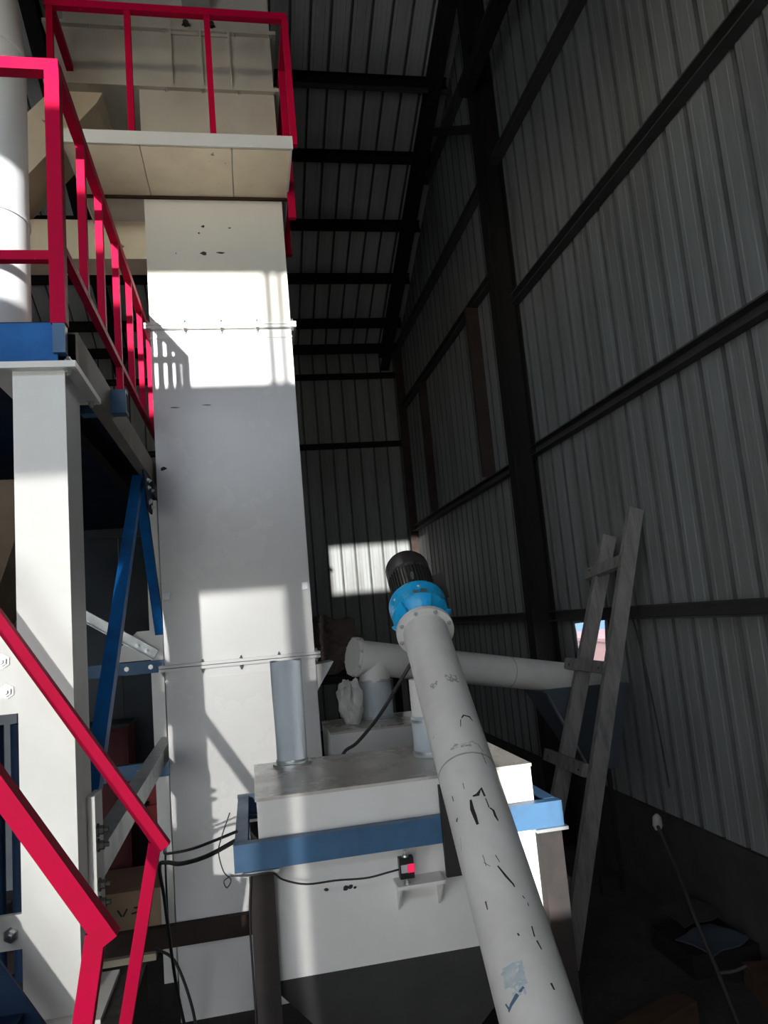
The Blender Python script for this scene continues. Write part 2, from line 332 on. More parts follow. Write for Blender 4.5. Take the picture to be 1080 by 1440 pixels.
# ------------------------------------------------------------------ bucket elevator
TX0, TX1, TY, TD = -0.545, 0.395, 4.90, 0.62
el = thing('bucket_elevator', 'tall white boxed bucket elevator with bolted flanges and a railed head platform', 'elevator')
def casing(name, z0, z1, mt='tower', x0=TX0, x1=TX1):
    return put(name, box(nb(), x0, x1, TY, TY+TD, z0, z1), mt, el, bevel=0.006)
casing('boot_casing', 0.0, 0.45)
casing('casing_section', 0.45, 2.035); casing('casing_section', 2.065, 4.285)
casing('casing_section', 4.315, 5.24, 'topcream'); casing('casing_section', 5.26, 6.06, 'headcream')
for z in (2.05, 4.30):
    bm = nb()
    for dz in (-0.011, 0.011): box(bm, TX0-0.035, TX1+0.035, TY-0.032, TY+TD+0.035, z+dz-0.009, z+dz+0.009)
    f = put('flange', bm, 'tower', el)
    put('corner_weld', box(nb(), TX0-0.004, TX1+0.004, TY-0.006, TY, z-0.085, z-0.075), 'enamel', f)
    for k in range(5):
        x = TX0-0.01+(TX1-TX0+0.02)*k/4
        bolt((x, TY-0.02, z-0.02), (0, 0, -1), 0.011, 0.016, f); bolt((x, TY-0.02, z+0.02), (0, 0, 1), 0.009, 0.012, f)
    for sx in (TX0-0.02, TX1+0.02):
        bolt((sx, TY+0.2, z-0.02), (0, 0, -1), 0.011, 0.016, f)
for x, z in ((TX0+0.03, 2.50), (TX1-0.035, 2.50)):
    put('lifting_eye', prism(nb(), [(x-0.02, TY-0.004, z-0.03), (x+0.02, TY-0.004, z-0.02), (x+0.025, TY-0.004, z+0.02), (x-0.015, TY-0.004, z+0.03)], (0, -0.012, 0)), 'galv', el)
chips = [((-0.165, 4.83), .022, .012), ((-0.05, 4.835), .03, .006), ((-0.16, 5.03), .012, .008), ((-0.19, 4.98), .007, .006), ((-0.41, 3.74), .03, .004), ((-0.2, 3.75), .03, .003),
         ((-0.50, 3.33), .02, .012), ((0.02, 5.02), .01, .004), ((-0.35, 4.83), .004, .004)]
for (x, z), a, b in chips:
    put('paint_chip', prism(nb(), [(x+a*math.cos(q)*(1+.3*math.sin(3*q+x*9)), TY-0.0005, z+b*math.sin(q)*(1+.3*math.cos(2*q+z*7))) for q in [k*math.pi/5 for k in range(10)]], (0, -0.0006, 0)), 'chipgap', el)
# head
hx0 = -1.14
hd = put('head_box', box(box(nb(), hx0, TX1, TY, TY+TD+0.2, 6.09, 6.52), hx0+0.1, TX1, TY+0.0, TY+TD+0.2, 6.55, 7.5), 'headcream', el, bevel=0.006)
for z, x0 in ((6.075, hx0-0.03), (6.535, hx0-0.03)):
    f = put('flange', box(nb(), x0, TX1+0.04, TY-0.035, TY+TD+0.24, z-0.014, z+0.014), 'headcream', el)
    for k in range(7): bolt((x0+0.05+k*(TX1-x0-0.05)/6, TY-0.02, z-0.014), (0, 0, -1), 0.010, 0.012, f)
bm = nb()
for x in (-0.315, -0.105, 0.095): box(bm, x-0.008, x+0.008, TY-0.03, TY, 6.09, 6.60)
put('stiffener', bm, 'headcream', el)
put('access_plate', box(nb(), -0.32, 0.10, TY-0.014, TY-0.001, 6.50, 6.61), 'headcream', el)
for x in (-0.20, -0.02):
    bm = lathe(nb(), (x, TY-0.014, 6.56), (0, -1, 0), [(0, .03), (.012, .03), (.02, .02), (.05, .02)], 12); put('hand_knob', bm, 'chipgap', el)
bm = nb(); box(bm, -0.22, -0.02, TY-0.12, TY, 6.72, 6.82); lathe(bm, (-0.12, TY-0.12, 6.78), (0, -1, 0), [(0, .06), (.06, .06), (.07, .03)], 16); put('shaft_bearing', bm, 'galv', el)
# platform
pl = put('head_platform', box(nb(), -0.94, 0.44, 4.33, 5.75, 5.262, 5.285), 'enamel', el)
for a, b in ((-0.935, -0.498), (-0.492, 0.058), (0.064, 0.435)):
    put('underside_plate', box(nb(), a, b, 4.345, 4.895, 5.24, 5.260), 'cream', pl)
put('edge_angle', box(nb(), -0.945, 0.445, 4.318, 4.330, 5.238, 5.325), 'enamel', pl)
put('back_angle', box(nb(), -0.94, 0.44, 4.875, 4.898, 5.225, 5.24), 'plank', pl)
for x in (-0.94, 0.428): put('side_angle', box(nb(), x, x+0.012, 4.33, 5.75, 5.238, 5.325), 'enamel', pl)
rl = put('guard_rail', bar(nb(), (-1.03, 4.36, 6.20), (0.47, 4.36, 6.20), 0.045, 0.05), 'red', el, bevel=0.005)
for x in (-1.0, -0.538, -0.046): put('post', bar(nb(), (x, 4.352, 5.27), (x, 4.36, 6.18), 0.038, 0.038), 'red', rl, bevel=0.004)
put('post', bar(nb(), (0.455, 4.34, 5.27), (0.455, 4.36, 6.18), 0.04, 0.04), 'red', rl, bevel=0.004)
put('side_rail', bar(nb(), (0.455, 4.36, 6.20), (0.455, 5.75, 6.20), 0.045, 0.05), 'red', rl, bevel=0.005)
put('side_rail', bar(nb(), (-1.0, 4.36, 6.20), (-1.0, 5.75, 6.20), 0.045, 0.05), 'red', rl, bevel=0.005)
for y in (4.82, 5.35): put('post', bar(nb(), (0.455, y, 5.05), (0.455, y, 6.18), 0.038, 0.05), 'red', rl, bevel=0.004)
for x in (-0.575, -0.083): put('post_foot', box(nb(), x, x+0.075, 4.335, 4.375, 5.285, 5.30), 'red', rl)
# discharge chute, side duct
bm = prism(nb(), [(-1.14, 4.95, 6.06), (-0.80, 4.95, 6.06), (-0.84, 4.95, 5.98), (-1.55, 4.95, 5.12), (-1.80, 4.95, 5.32)], (0, 0.40, 0))
put('discharge_chute', bm, 'cream', el, bevel=0.004)
bm = box(nb(), -1.9, TX0+0.002, 5.25, 5.50, 4.97, 5.27); put('vent_duct', bm, 'cream', el, bevel=0.004)
# base beam
o = finish('base_beam', channel(nb(), (-1.6, 4.84, 0.50), (1.3, 4.84, 0.50), 0.12, 0.05, 0.01, flip=-1), 'rust'); tag(o, 'rusty brown channel beam across the foot of the elevator', 'beam')

# white duct on the left platform
t = thing('white_duct', 'thick white vertical duct rising from the blue platform beam', 'duct')
DX, DY = -1.285, 4.06
put('duct_tube', lathe(nb(), (DX, DY, 3.41), (0, 0, 1), [(0, .215), (2.16, .215)], 48), 'ductgrey', t, smooth=30)
for z in (4.55, 5.56): put('duct_ring', lathe(nb(), (DX, DY, z), (0, 0, 1), [(0, .2155), (0, .222), (.022, .222), (.022, .2155)], 48, False), 'ductgrey', t, smooth=30)
put('duct_cone', lathe(nb(), (DX, DY, 5.58), (0, 0, 1), [(0, .215), (.5, .16), (1.6, .16)], 48), 'ductgrey', t, smooth=30)

# ------------------------------------------------------------------ steel platform on the left
sp = thing('steel_platform', 'raised steel platform on white columns with red guard rail and blue edge beam', 'platform')
def col(x0, x1, y0, y1, z0, z1):
    return put('column', box(nb(), x0, x1, y0, y1, z0, z1), 'column', sp, bevel=0.018)
c1 = col(-0.775, -0.600, 2.70, 2.93, 1.09, 3.222)
put('base_plate', box(nb(), -0.84, -0.535, 2.64, 2.99, 1.075, 1.09), 'column', c1)
c2 = col(-0.70, -0.615, 5.45, 5.62, 0.0, 3.222)
col(-2.9, -2.72, 2.72, 2.93, 0.0, 3.222)
cp = put('cap_plate', box(nb(), -0.865, -0.555, 2.66, 3.12, 3.222, 3.245), 'column', sp)
for x, y in ((-0.83, 2.68), (-0.585, 2.69), (-0.585, 3.08)):
    bolt((x, y, 3.222), (0, 0, -1), 0.013, 0.014, cp); bolt((x, y, 3.245), (0, 0, 1), 0.013, 0.014, cp)
put('edge_beam', channel(nb(), (-3.2, 2.69, 3.323), (-0.62, 2.69, 3.323), 0.15, 0.06, 0.008, flip=-1), 'blue', sp)
put('side_beam', channel(nb(), (-0.565, 2.76, 3.318), (-0.565, 5.7, 3.318), 0.142, 0.055, 0.008, flip=-1), 'putty', sp)
put('inner_beam', channel(nb(), (-0.80, 2.8, 3.318), (-0.80, 5.7, 3.318), 0.14, 0.06, 0.008, flip=1), 'dark', sp)
bm = nb(); box(bm, -5.9, -0.62, 2.70, 8.02, 3.398, 3.406); box(bm, -3.2, -2.1, 1.8, 2.70, 3.398, 3.406); put('deck', bm, 'navy', sp)
put('stub_channel', channel(nb(), (-0.70, 3.42, 3.33), (-0.50, 3.42, 3.33), 0.11, 0.07, 0.012, flip=-1), 'steelblue', sp)
put('post_socket', box(nb(), -0.632, -0.590, 2.672, 2.715, 3.28, 3.402), 'steelblue', sp, bevel=0.004)
gr = put('guard_rail', bar(nb(), (-3.2, 2.695, 4.415), (-0.588, 2.695, 4.415), 0.05, 0.048), 'red', sp, bevel=0.005)
put('post', bar(nb(), (-0.612, 2.695, 3.39), (-0.612, 2.695, 4.40), 0.052, 0.052, (0, 1, 0)), 'red', gr, bevel=0.005)
put('post', bar(nb(), (-1.9, 2.695, 3.39), (-1.9, 2.695, 4.40), 0.05, 0.05, (0, 1, 0)), 'red', gr, bevel=0.005)
put('middle_rail', bar(nb(), (-3.2, 2.70, 3.655), (-0.63, 2.70, 3.655), 0.035, 0.036), 'red', gr, bevel=0.004)
put('side_rail', bar(nb(), (-0.606, 2.70, 4.415), (-0.606, 5.6, 4.415), 0.042, 0.045), 'red', gr, bevel=0.005)
put('bottom_rail', bar(nb(), (-0.606, 2.74, 3.70), (-0.606, 5.6, 3.70), 0.032, 0.03), 'red', gr, bevel=0.003)
for k, y in enumerate((3.13, 3.52, 3.97, 4.43, 4.88, 5.34)):
    low = 3.27 if k == 2 else 3.70
    b = put('baluster', bar(nb(), (-0.606, y, low), (-0.606, y, 4.40), 0.034, 0.034, (0, 1, 0)), 'red', gr, bevel=0.003)
    if k == 2: put('socket', box(nb(), -0.626, -0.586, y-0.02, y+0.02, 3.25, 3.35), 'steelblue', b)
# bracing between the columns
put('tie_beam', channel(nb(), (-0.575, 2.95, 1.46), (-0.575, 5.45, 1.52), 0.10, 0.075, 0.01, flip=-1), 'galv', sp)
put('diagonal_brace', channel(nb(), (-0.60, 2.99, 1.60), (-0.60, 4.66, 3.22), 0.06, 0.06, 0.008, flip=-1), 'blue', sp)
put('diagonal_brace', channel(nb(), (-0.60, 4.70, 3.22), (-0.60, 5.72, 1.95), 0.06, 0.06, 0.008, flip=-1), 'blue', sp)
g = put('gusset', prism(nb(), [(-0.57, 4.48, 3.24), (-0.57, 4.92, 3.24), (-0.57, 4.82, 3.02), (-0.57, 4.62, 3.02)], (-0.01, 0, 0)), 'navy', sp)
for y, z in ((4.60, 3.20), (4.68, 3.21), (4.64, 3.16), (4.66, 3.07), (4.72, 3.09), (4.80, 3.17), (4.78, 3.06)): bolt((-0.568, y, z), (1, 0, 0), 0.011, 0.010, g)
cb = put('cross_beam', channel(nb(), (-2.4, 5.44, 2.05), (-0.61, 5.44, 2.05), 0.085, 0.05, 0.008, flip=-1), 'steelblue', sp)
for x in (-0.86, -0.70): bolt((x, 5.435, 2.05), (0, -1, 0), 0.012, 0.012, cb)
cb = put('cross_beam', channel(nb(), (-2.4, 5.44, 1.36), (-0.61, 5.44, 1.36), 0.10, 0.05, 0.008, flip=-1), 'steelblue', sp)
for x in (-0.80, -0.68): bolt((x, 5.435, 1.36), (0, -1, 0), 0.013, 0.012, cb)
g = put('gusset', prism(nb(), [(-0.93, 5.43, 2.10), (-0.61, 5.43, 2.10), (-0.61, 5.43, 2.30), (-0.78, 5.43, 2.30), (-0.93, 5.43, 2.17)], (0, 0.01, 0)), 'column', sp)
d = put('diagonal_brace', channel(nb(), (-0.66, 5.425, 2.13), (-1.75, 5.425, 2.86), 0.075, 0.04, 0.006, flip=-1), 'galv', sp)
for x, z in ((-0.72, 2.165), (-0.78, 2.205)): bolt((x, 5.40, z), (0, -1, 0), 0.011, 0.012, d)
# splice plates bolted to the near column
for z0, z1, zb in ((2.04, 2.30, 2.115), (1.305, 1.41, 1.352)):
    p = put('splice_beam', box(nb(), -2.7, -0.777, 2.715, 2.735, z0, z1), 'column', sp)
    bolt((-0.812, 2.712, zb), (0, -1, 0), 0.017, 0.016, p)
    if z0 > 2: bolt((-0.825, 2.712, 2.215), (0, -1, 0), 0.017, 0.016, p)
p = put('end_plate', box(nb(), -0.598, -0.572, 2.84, 2.97, 1.22, 1.72), 'column', sp)
for z in (1.60, 1.55, 1.42, 1.36): bolt((-0.572, 2.87, z), (1, 0, 0), 0.016, 0.022, p, 'black')
o = finish('column_plinth', box(nb(), -0.95, -0.45, 2.62, 3.05, 0, 1.075), 'concrete', bevel=0.01); tag(o, 'rough concrete plinth under the near white column', 'plinth')

# stair with red handrails
st = thing('steel_stair', 'steep steel stair with two red tube handrails rising to the platform', 'stair')
sl_ = 1.59
for y in (1.93, 2.52):
    put('stringer', bar(nb(), (-0.42, y, 0.62), (-2.15, y, 0.62+1.73*sl_), 0.012, 0.16), 'navy', st)
for k in range(11):
    x = -0.52-0.15*k; z = 0.70+0.238*k
    put('tread', box(nb(), x-0.10, x+0.10, 1.94, 2.51, z, z+0.025), 'navy', st)
for y, x, z, px, w in ((1.9, -0.375, 1.60, -0.09, 0.046), (2.55, -0.325, 1.615, -0.105, 0.040)):
    bm = bar(nb(), (x+0.016, y, z-0.02), (x-1.75, y, z+1.75*sl_), w, w)
    h = put('handrail', bm, 'red', st, bevel=0.006)
    L = 0.97
    put('post', bar(nb(), (x-0.012, y, z), (x-0.012+px*L/0.5, y, z-L), w*0.93, w*0.93, (0, 1, 0)), 'red', h, bevel=0.006)
    put('post', bar(nb(), (x-1.3, y, z+1.3*sl_), (x-1.3, y, z+1.3*sl_-0.95), w*0.9, w*0.9, (0, 1, 0)), 'red', h, bevel=0.006)
o = finish('stair_slab', box(nb(), -1.1, -0.2, 1.5, 2.60, 0, 0.60), 'concrete', bevel=0.01); tag(o, 'concrete slab under the foot of the red-railed stair', 'slab')

# ------------------------------------------------------------------ weigh hopper in its frame
hp = thing('weigh_hopper', 'white weigh hopper with dusty top, hung inside the blue frame', 'hopper')
HX0, HX1, HY0, HY1, HZ = -0.02, 1.068, 2.95, 3.66, 1.62
put('body', box(nb(), HX0, HX1, HY0, HY1, 0.975, HZ-0.012), 'enamel', hp, bevel=0.004)
put('lid', box(nb(), HX0-0.006, HX1+0.004, HY0-0.005, HY1+0.004, HZ-0.012, HZ), 'lid', hp, bevel=0.003)
bm = nb(); A = [bm.verts.new(p) for p in ((HX0, HY0, 0.975), (HX1, HY0, 0.975), (HX1, HY1, 0.975), (HX0, HY1, 0.975))]
B = [bm.verts.new(p) for p in ((0.40, 3.20, 0.42), (0.66, 3.20, 0.42), (0.66, 3.44, 0.42), (0.40, 3.44, 0.42))]
bm.faces.new(A); bm.faces.new(B[::-1])
for k in range(4): bm.faces.new((A[k], A[(k+1) % 4], B[(k+1) % 4], B[k]))
put('cone', bm, 'conegrey', hp)  # cone coloured much darker than the white hopper body
put('outlet', box(nb(), 0.41, 0.65, 3.21, 3.43, 0.05, 0.42), 'galv', hp)
bk = put('bracket', box(nb(), 0.472, 0.652, 2.845, 2.95, 1.253, 1.266), 'enamel', hp)
for x in (0.482, 0.640):
    put('gusset', prism(nb(), [(x, 2.85, 1.253), (x, 2.949, 1.253), (x, 2.949, 1.15)], (0.008, 0, 0)), 'enamel', bk)
for (x, z), a in (((0.217, 1.262), .008), ((0.290, 1.257), .012), ((0.308, 1.259), .010), ((0.325, 1.254), .006)):
    put('scorch_mark', prism(nb(), [(x+a*math.cos(q)*(1+.3*math.sin(2*q+x*40)), 2.9498, z+a*.8*math.sin(q)) for q in [k*math.pi/4 for k in range(8)]], (0, -0.0008, 0)), 'chipgap', hp)
fr = thing('hopper_frame', 'blue channel frame on dark steel legs around the white weigh hopper', 'frame')
put('front_channel', channel(nb(), (-0.112, 2.885, 1.432), (1.157, 2.885, 1.432), 0.095, 0.048, 0.008, flip=-1), 'steelblue', fr)
put('back_channel', channel(nb(), (-0.112, 3.74, 1.432), (1.157, 3.74, 1.432), 0.095, 0.048, 0.008, flip=1), 'steelblue', fr)
put('side_channel', channel(nb(), (-0.108, 2.94, 1.432), (-0.108, 3.69, 1.432), 0.095, 0.048, 0.008, flip=1), 'steelblue', fr)
put('side_channel', channel(nb(), (1.153, 2.94, 1.432), (1.153, 3.69, 1.432), 0.095, 0.048, 0.008, flip=-1), 'steelblue', fr)
for x in (-0.062, 1.058):
    for y in (2.89, 3.66):
        put('leg', channel(nb(), (x, y+0.045 if 0 else y, 0), (x, y, 1.384), 0.088, 0.05, 0.008, up=(1, 0, 0), flip=1) if 0 else box(box(nb(), x, x+0.088, y, y+0.01, 0, 1.384), x, x+0.008, y+0.01, y+0.06, 0, 1.384), 'black', fr)
        put('leg_pad', box(nb(), x-0.02, x+0.11, y-0.02, y+0.09, 1.372, 1.384), 'galv', fr)
put('dark_gap_plate', box(nb(), 0.663, 0.80, 2.858, 2.880, 1.268, 1.60), 'chipgap', fr)  # dark plate standing in for the unlit gap in the hopper front
# load cell
lc = thing('load_cell', 'small black load cell with grey label and red lamp under the blue channel', 'load cell')
LX, LY = 0.512, 2.868
put('body', box(nb(), LX-0.027, LX+0.027, LY-0.016, LY+0.016, 1.288, 1.362), 'rubber', lc, bevel=0.003)
put('label', box(nb(), LX-0.022, LX+0.002, LY-0.0175, LY-0.0158, 1.310, 1.338), 'label', lc)
put('lamp', box(nb(), LX+0.003, LX+0.0285, LY-0.0185, LY+0.010, 1.309, 1.339), 'led', lc)
put('stud', lathe(nb(), (LX, LY, 1.266), (0, 0, 1), [(0, .012), (.010, .012), (.010, .006), (.024, .006)], 10), 'bolt', lc)
put('stud', lathe(nb(), (LX, LY, 1.360), (0, 0, 1), [(0, .014), (.008, .012), (.012, .006), (.024, .006)], 10), 'bolt', lc)

# canvas sleeve standing on the hopper lid
t = thing('dust_sleeve', 'upright grey canvas dust sleeve clamped on the hopper lid beside the elevator', 'sleeve')
def sleeve(parent, x, y, z0, z1, r, squash=0.55, name='canvas'):
    bm = nb(); rings = []; N = 28
    for k in range(13):
        f = k/12; z = z0+(z1-z0)*f; q = 1-(1-squash)*max(0, f-0.1)/0.9
        rings.append([bm.verts.new((x+r*(1+0.10*(1-q))*math.cos(a)*(1+.018*math.sin(5*a+f*6)), y+r*q*math.sin(a)*(1+.03*math.sin(7*a+f*4)), z+.004*math.sin(3*a)*f)) for a in [2*math.pi*j/N for j in range(N)]])
    for A, B in zip(rings, rings[1:]):
        for j in range(N): bm.faces.new((A[j], A[(j+1) % N], B[(j+1) % N], B[j]))
    bm.faces.new(rings[0][::-1]); bm.faces.new(rings[-1])
    return put(name, bm, 'cloth', parent, smooth=60)
SX, SY = 0.148, 3.55
sleeve(t, SX, SY, HZ+0.012, 2.09, 0.069, 0.5)
put('base_ring', lathe(nb(), (SX, SY, HZ), (0, 0, 1), [(0, .088), (.012, .088), (.012, .07)], 32), 'galv', t, smooth=40)
put('clamp', lathe(nb(), (SX, SY, HZ+0.018), (0, 0, 1), [(0, .0705), (0, .073), (.010, .073), (.010, .0705)], 32, False), 'galv', t, smooth=40)
bolt((SX, SY-0.073, HZ+0.023), (0, -1, 0), 0.007, 0.01, t)

# ------------------------------------------------------------------ inclined screw conveyor
A0, B0 = Vector((0.702, 2.128, 1.185)), Vector((0.82, 3.517, 2.166)); ax = (B0-A0).normalized(); R = 0.1085
SLEN = (B0-A0).length
def onaxis(s): return A0+ax*s
sc = thing('screw_conveyor', 'inclined white tubular screw conveyor with chipped paint and a blue geared motor', 'conveyor')
tb = put('tube', lathe(nb(), onaxis(-1.55), ax, [(0, R), (1.55+SLEN, R)], 64), 'pipe', sc, smooth=30)
e2 = ax.cross(Vector((0, 0, 1))).normalized(); e1 = e2.cross(ax)
def surf(s, deg, r): a = math.radians(deg); return onaxis(s)+(e1*math.cos(a)+e2*math.sin(a))*r
for s in (0.795,): put('weld_seam', lathe(nb(), onaxis(s), ax, [(0, R-.001), (0, R+.0012), (.006, R+.0012), (.006, R-.001)], 64, False), 'greyrub', tb)
strokes = [[(0.979, 7.7), (0.996, 14.2), (0.994, 26.8), (0.975, 32.7)], [(0.972, 5.3), (0.933, 0.8)], [(0.592, -20.8), (0.554, -22.9), (0.524, -21.6), (0.489, -20.9)],
  [(0.603, -15.3), (0.604, -6.0), (0.629, 3.7), (0.594, 5.8)], [(0.585, 5.9), (0.546, 7.1)], [(0.545, 8.4), (0.534, 13.3), (0.51, 13.9), (0.491, 16.3)], [(0.651, -55.1), (0.628, -54.9)],
  [(0.325, -8.4), (0.285, -0.1), (0.257, 7.3), (0.247, 8.2)], [(0.234, -43.9), (0.207, -44.2)], [(0.487, -60.6), (0.444, -68.8)], [(0.377, -27.1), (0.337, -26.3)], [(0.363, -6.7), (0.336, -3.4)],
  [(0.123, 15.9), (0.091, 15.0)], [(0.08, 16.6), (0.054, 20.0)], [(0.219, 16.8), (0.21, 19.0)], [(0.197, 21.6), (0.186, 22.1)], [(-0.038, 17.5), (-0.056, 19.5)], [(0.848, 25.8), (0.81, 33.6)],
  [(0.806, 27.9), (0.752, 31.1)], [(0.353, -29.2), (0.33, -19.8)], [(0.672, -26.0), (0.644, -26.7)], [(0.106, -8.9), (0.098, -7.5)]]
wid = [.004, .003, .006, .006, .003, .004, .003, .003, .004, .001, .002, .002, .004, .004, .003, .002, .005, .002, .002, .0015, .002, .004]
strokes += [[(-0.072, -55), (-0.062, -48), (-0.05, -36), (-0.036, -22)], [(-0.05, -57), (-0.068, -53)]]; wid += [.006, .004]
for stk, w in zip(strokes, wid):
    bm = nb(); n = len(stk); L_, R_ = [], []
    for i, (s, d) in enumerate(stk):
        a = stk[max(i-1, 0)]; b = stk[min(i+1, n-1)]; ds, dd = b[0]-a[0], math.radians(b[1]-a[1])*R; l = math.hypot(ds, dd) or 1
        k = w*(0.55 if i in (0, n-1) else 1.0)*random.uniform(.8, 1.3); ns, nd = -dd/l*k, ds/l*k
        L_.append(bm.verts.new(surf(s+ns, d+math.degrees(nd/R), R+.0012))); R_.append(bm.verts.new(surf(s-ns, d-math.degrees(nd/R), R+.0012)))
    for i in range(n-1): bm.faces.new((L_[i], R_[i], R_[i+1], L_[i+1]))
    put('paint_chip', bm, 'inksmear' if stk[0][0] < -.045 else 'chipgap', tb)
def patch(name, s0, s1, d0, d1, mt, k=6, fill=.85):
    bm = nb(); g = [[bm.verts.new(surf(s0+(s1-s0)*i/k+random.uniform(-.004, .004), d0+(d1-d0)*j/k+random.uniform(-2, 2), R+.0008)) for j in range(k+1)] for i in range(k+1)]
    for i in range(k):
        for j in range(k):
            if random.random() < fill: bm.faces.new((g[i][j], g[i+1][j], g[i+1][j+1], g[i][j+1]))
    put(name, bm, mt, tb)
patch('paint_smear', -0.02, 0.032, -50, -14, 'smear', 8, .97); patch('paint_smear', -0.055, -0.02, -40, -16, 'smear', 6, .7)
patch('rub_mark', 1.185, 1.215, -38, -20, 'greyrub', 6, .6); patch('rub_mark', 1.20, 1.245, 0, 28, 'greyrub', 7, .5); patch('rub_mark', .83, .855, -30, 25, 'greyrub', 8, .35)
fl = put('end_flange', lathe(nb(), onaxis(SLEN), ax, [(-.012, R), (-.012, .140), (.010, .140), (.010, .05)], 48), 'enamel', sc, smooth=30)
for k in range(8):
    a = 22.5+45*k; bolt(surf(SLEN-.012, a, .124), -ax, 0.008, 0.009, fl, 'galv')
gb = put('gear_reducer', lathe(nb(), onaxis(SLEN+.010), ax, [(0, .085), (.05, .085), (.07, .105), (.10, .130), (.115, .141), (.175, .141), (.185, .147), (.215, .147), (.22, .135), (.235, .12)], 40), 'sky_blue', sc, smooth=35)
for k in range(6):
    a = math.radians(60*k+15); d = e1*math.cos(a)+e2*math.sin(a)
    put('rib', bar(nb(), onaxis(SLEN+.02)+d*.078, onaxis(SLEN+.115)+d*.130, .012, .05, up=d), 'sky_blue', gb)
for k in range(6): bolt(surf(SLEN+.185, 60*k, .137), -ax, 0.008, 0.009, gb, 'galv')
put('name_plate', prism(nb(), [surf(SLEN+.125, d, .1412) for d in (-14, -5, 5, 14)]+[surf(SLEN+.160, d, .1412) for d in (14, 5, -5, -14)], (e1)*.001), 'galv', gb)
mo = put('motor', lathe(nb(), onaxis(SLEN+.235), ax, [(0, .104), (.22, .104), (.225, .119), (.34, .119), (.36, .110), (.368, .085), (.370, .02)], 40), 'motor', sc, smooth=35)
fin = None
for k in range(40):
    a = math.radians(9*k); d = e1*math.cos(a)+e2*math.sin(a)
    put('cooling_fin', bar(nb(), onaxis(SLEN+.245)+d*.110, onaxis(SLEN+.455)+d*.110, .003, .016, up=d), 'motor', mo)
d = (e2*0.97+e1*0.25).normalized()
put('terminal_box', bar(nb(), onaxis(SLEN+.27)+d*.142, onaxis(SLEN+.38)+d*.142, .085, .055, up=d), 'motor', mo, bevel=0.005)
put('lifting_lug', bar(nb(), onaxis(SLEN+.30)+(e1*.98-e2*.1)*.125, onaxis(SLEN+.33)+(e1*.98-e2*.1)*.125, .012, .03, up=e1), 'galv', mo)
# outlet spout with its canvas sleeve
PX, PY = 0.762, 3.36
put('outlet_spout', lathe(nb(), (PX, PY, 1.79), (0, 0, 1), [(0, .075), (.17, .075)], 32), 'pipe', sc, smooth=30)
sv = sleeve(sc, PX, PY, HZ+0.002, 1.80, 0.079, 0.97, 'canvas_sleeve')
put('clamp', lathe(nb(), (PX, PY, HZ+0.016), (0, 0, 1), [(0, .078), (0, .084), (.012, .084), (.012, .078)], 32, False), 'galv', sv, smooth=40)
put('clamp', lathe(nb(), (PX, PY, 1.772), (0, 0, 1), [(0, .078), (0, .084), (.012, .084), (.012, .078)], 32, False), 'galv', sv, smooth=40)
put('inlet_boot', box(nb(), 0.40, 0.74, 0.62, 1.05, 0.0, 0.36), 'pipe', sc, bevel=0.01)

# ------------------------------------------------------------------ second hopper and its conveyor
bh = thing('small_hopper', 'smaller white hopper behind the weigh hopper under the second conveyor spout', 'hopper')
put('body', box(nb(), 0.44, 1.10, 4.66, 5.26, 0.70, 1.568), 'enamel', bh, bevel=0.004)
put('lid', box(nb(), 0.435, 1.105, 4.655, 5.265, 1.568, 1.58), 'lid', bh)
for x in (0.46, 1.03):
    for y in (4.70, 5.18): put('leg', box(nb(), x, x+0.05, y, y+0.05, 0, 0.70), 'black', bh)
A2, B2 = Vector((0.685, 5.08, 2.0)), Vector((2.66, 5.64, 1.605)); ax2 = (B2-A2).normalized(); L2 = (B2-A2).length
s2 = thing('cross_conveyor', 'nearly level white tubular conveyor running from the small hopper towards the sheet wall', 'conveyor')
t2 = put('tube', lathe(nb(), A2, ax2, [(0, .115), (L2, .115)], 48), 'pipe', s2, smooth=30)
f2 = put('end_flange', lathe(nb(), A2, -ax2, [(-.02, .115), (-.02, .134), (.005, .134), (.005, .126), (.025, .126), (.025, .02)], 36), 'pipe', s2, smooth=30)
_, sa, ua = frame(ax2)
for k in range(8):
    a = math.pi/4*k+.3; bolt(A2-ax2*.005+(sa*math.cos(a)+ua*math.sin(a))*.129, -ax2, .009, .014, f2, 'bolt')
QX, QY = 0.808, 5.113
put('outlet_spout', lathe(nb(), (QX, QY, 1.82), (0, 0, 1), [(0, .105), (.15, .112)], 32), 'pipe', s2, smooth=30)
sv = sleeve(s2, QX, QY, 1.582, 1.84, 0.108, 0.97, 'canvas_sleeve')
for z in (1.592, 1.822): put('clamp', lathe(nb(), (QX, QY, z), (0, 0, 1), [(0, .108), (0, .115), (.010, .115), (.010, .108)], 32, False), 'galv', sv, smooth=40)
for d0, ln in ((1.55, .16), (1.35, .05), (0.95, .22)):
    put('paint_chip', bar(nb(), A2+ax2*d0-sa*0-Vector((0, .1155, -.012)), A2+ax2*(d0+ln)-Vector((0, .1155, -.018)), .004, .006), 'chipgap', t2)
put('weld_seam', lathe(nb(), A2+ax2*1.25, ax2, [(0, .114), (0, .1162), (.006, .1162), (.006, .114)], 48, False), 'greyrub', t2)
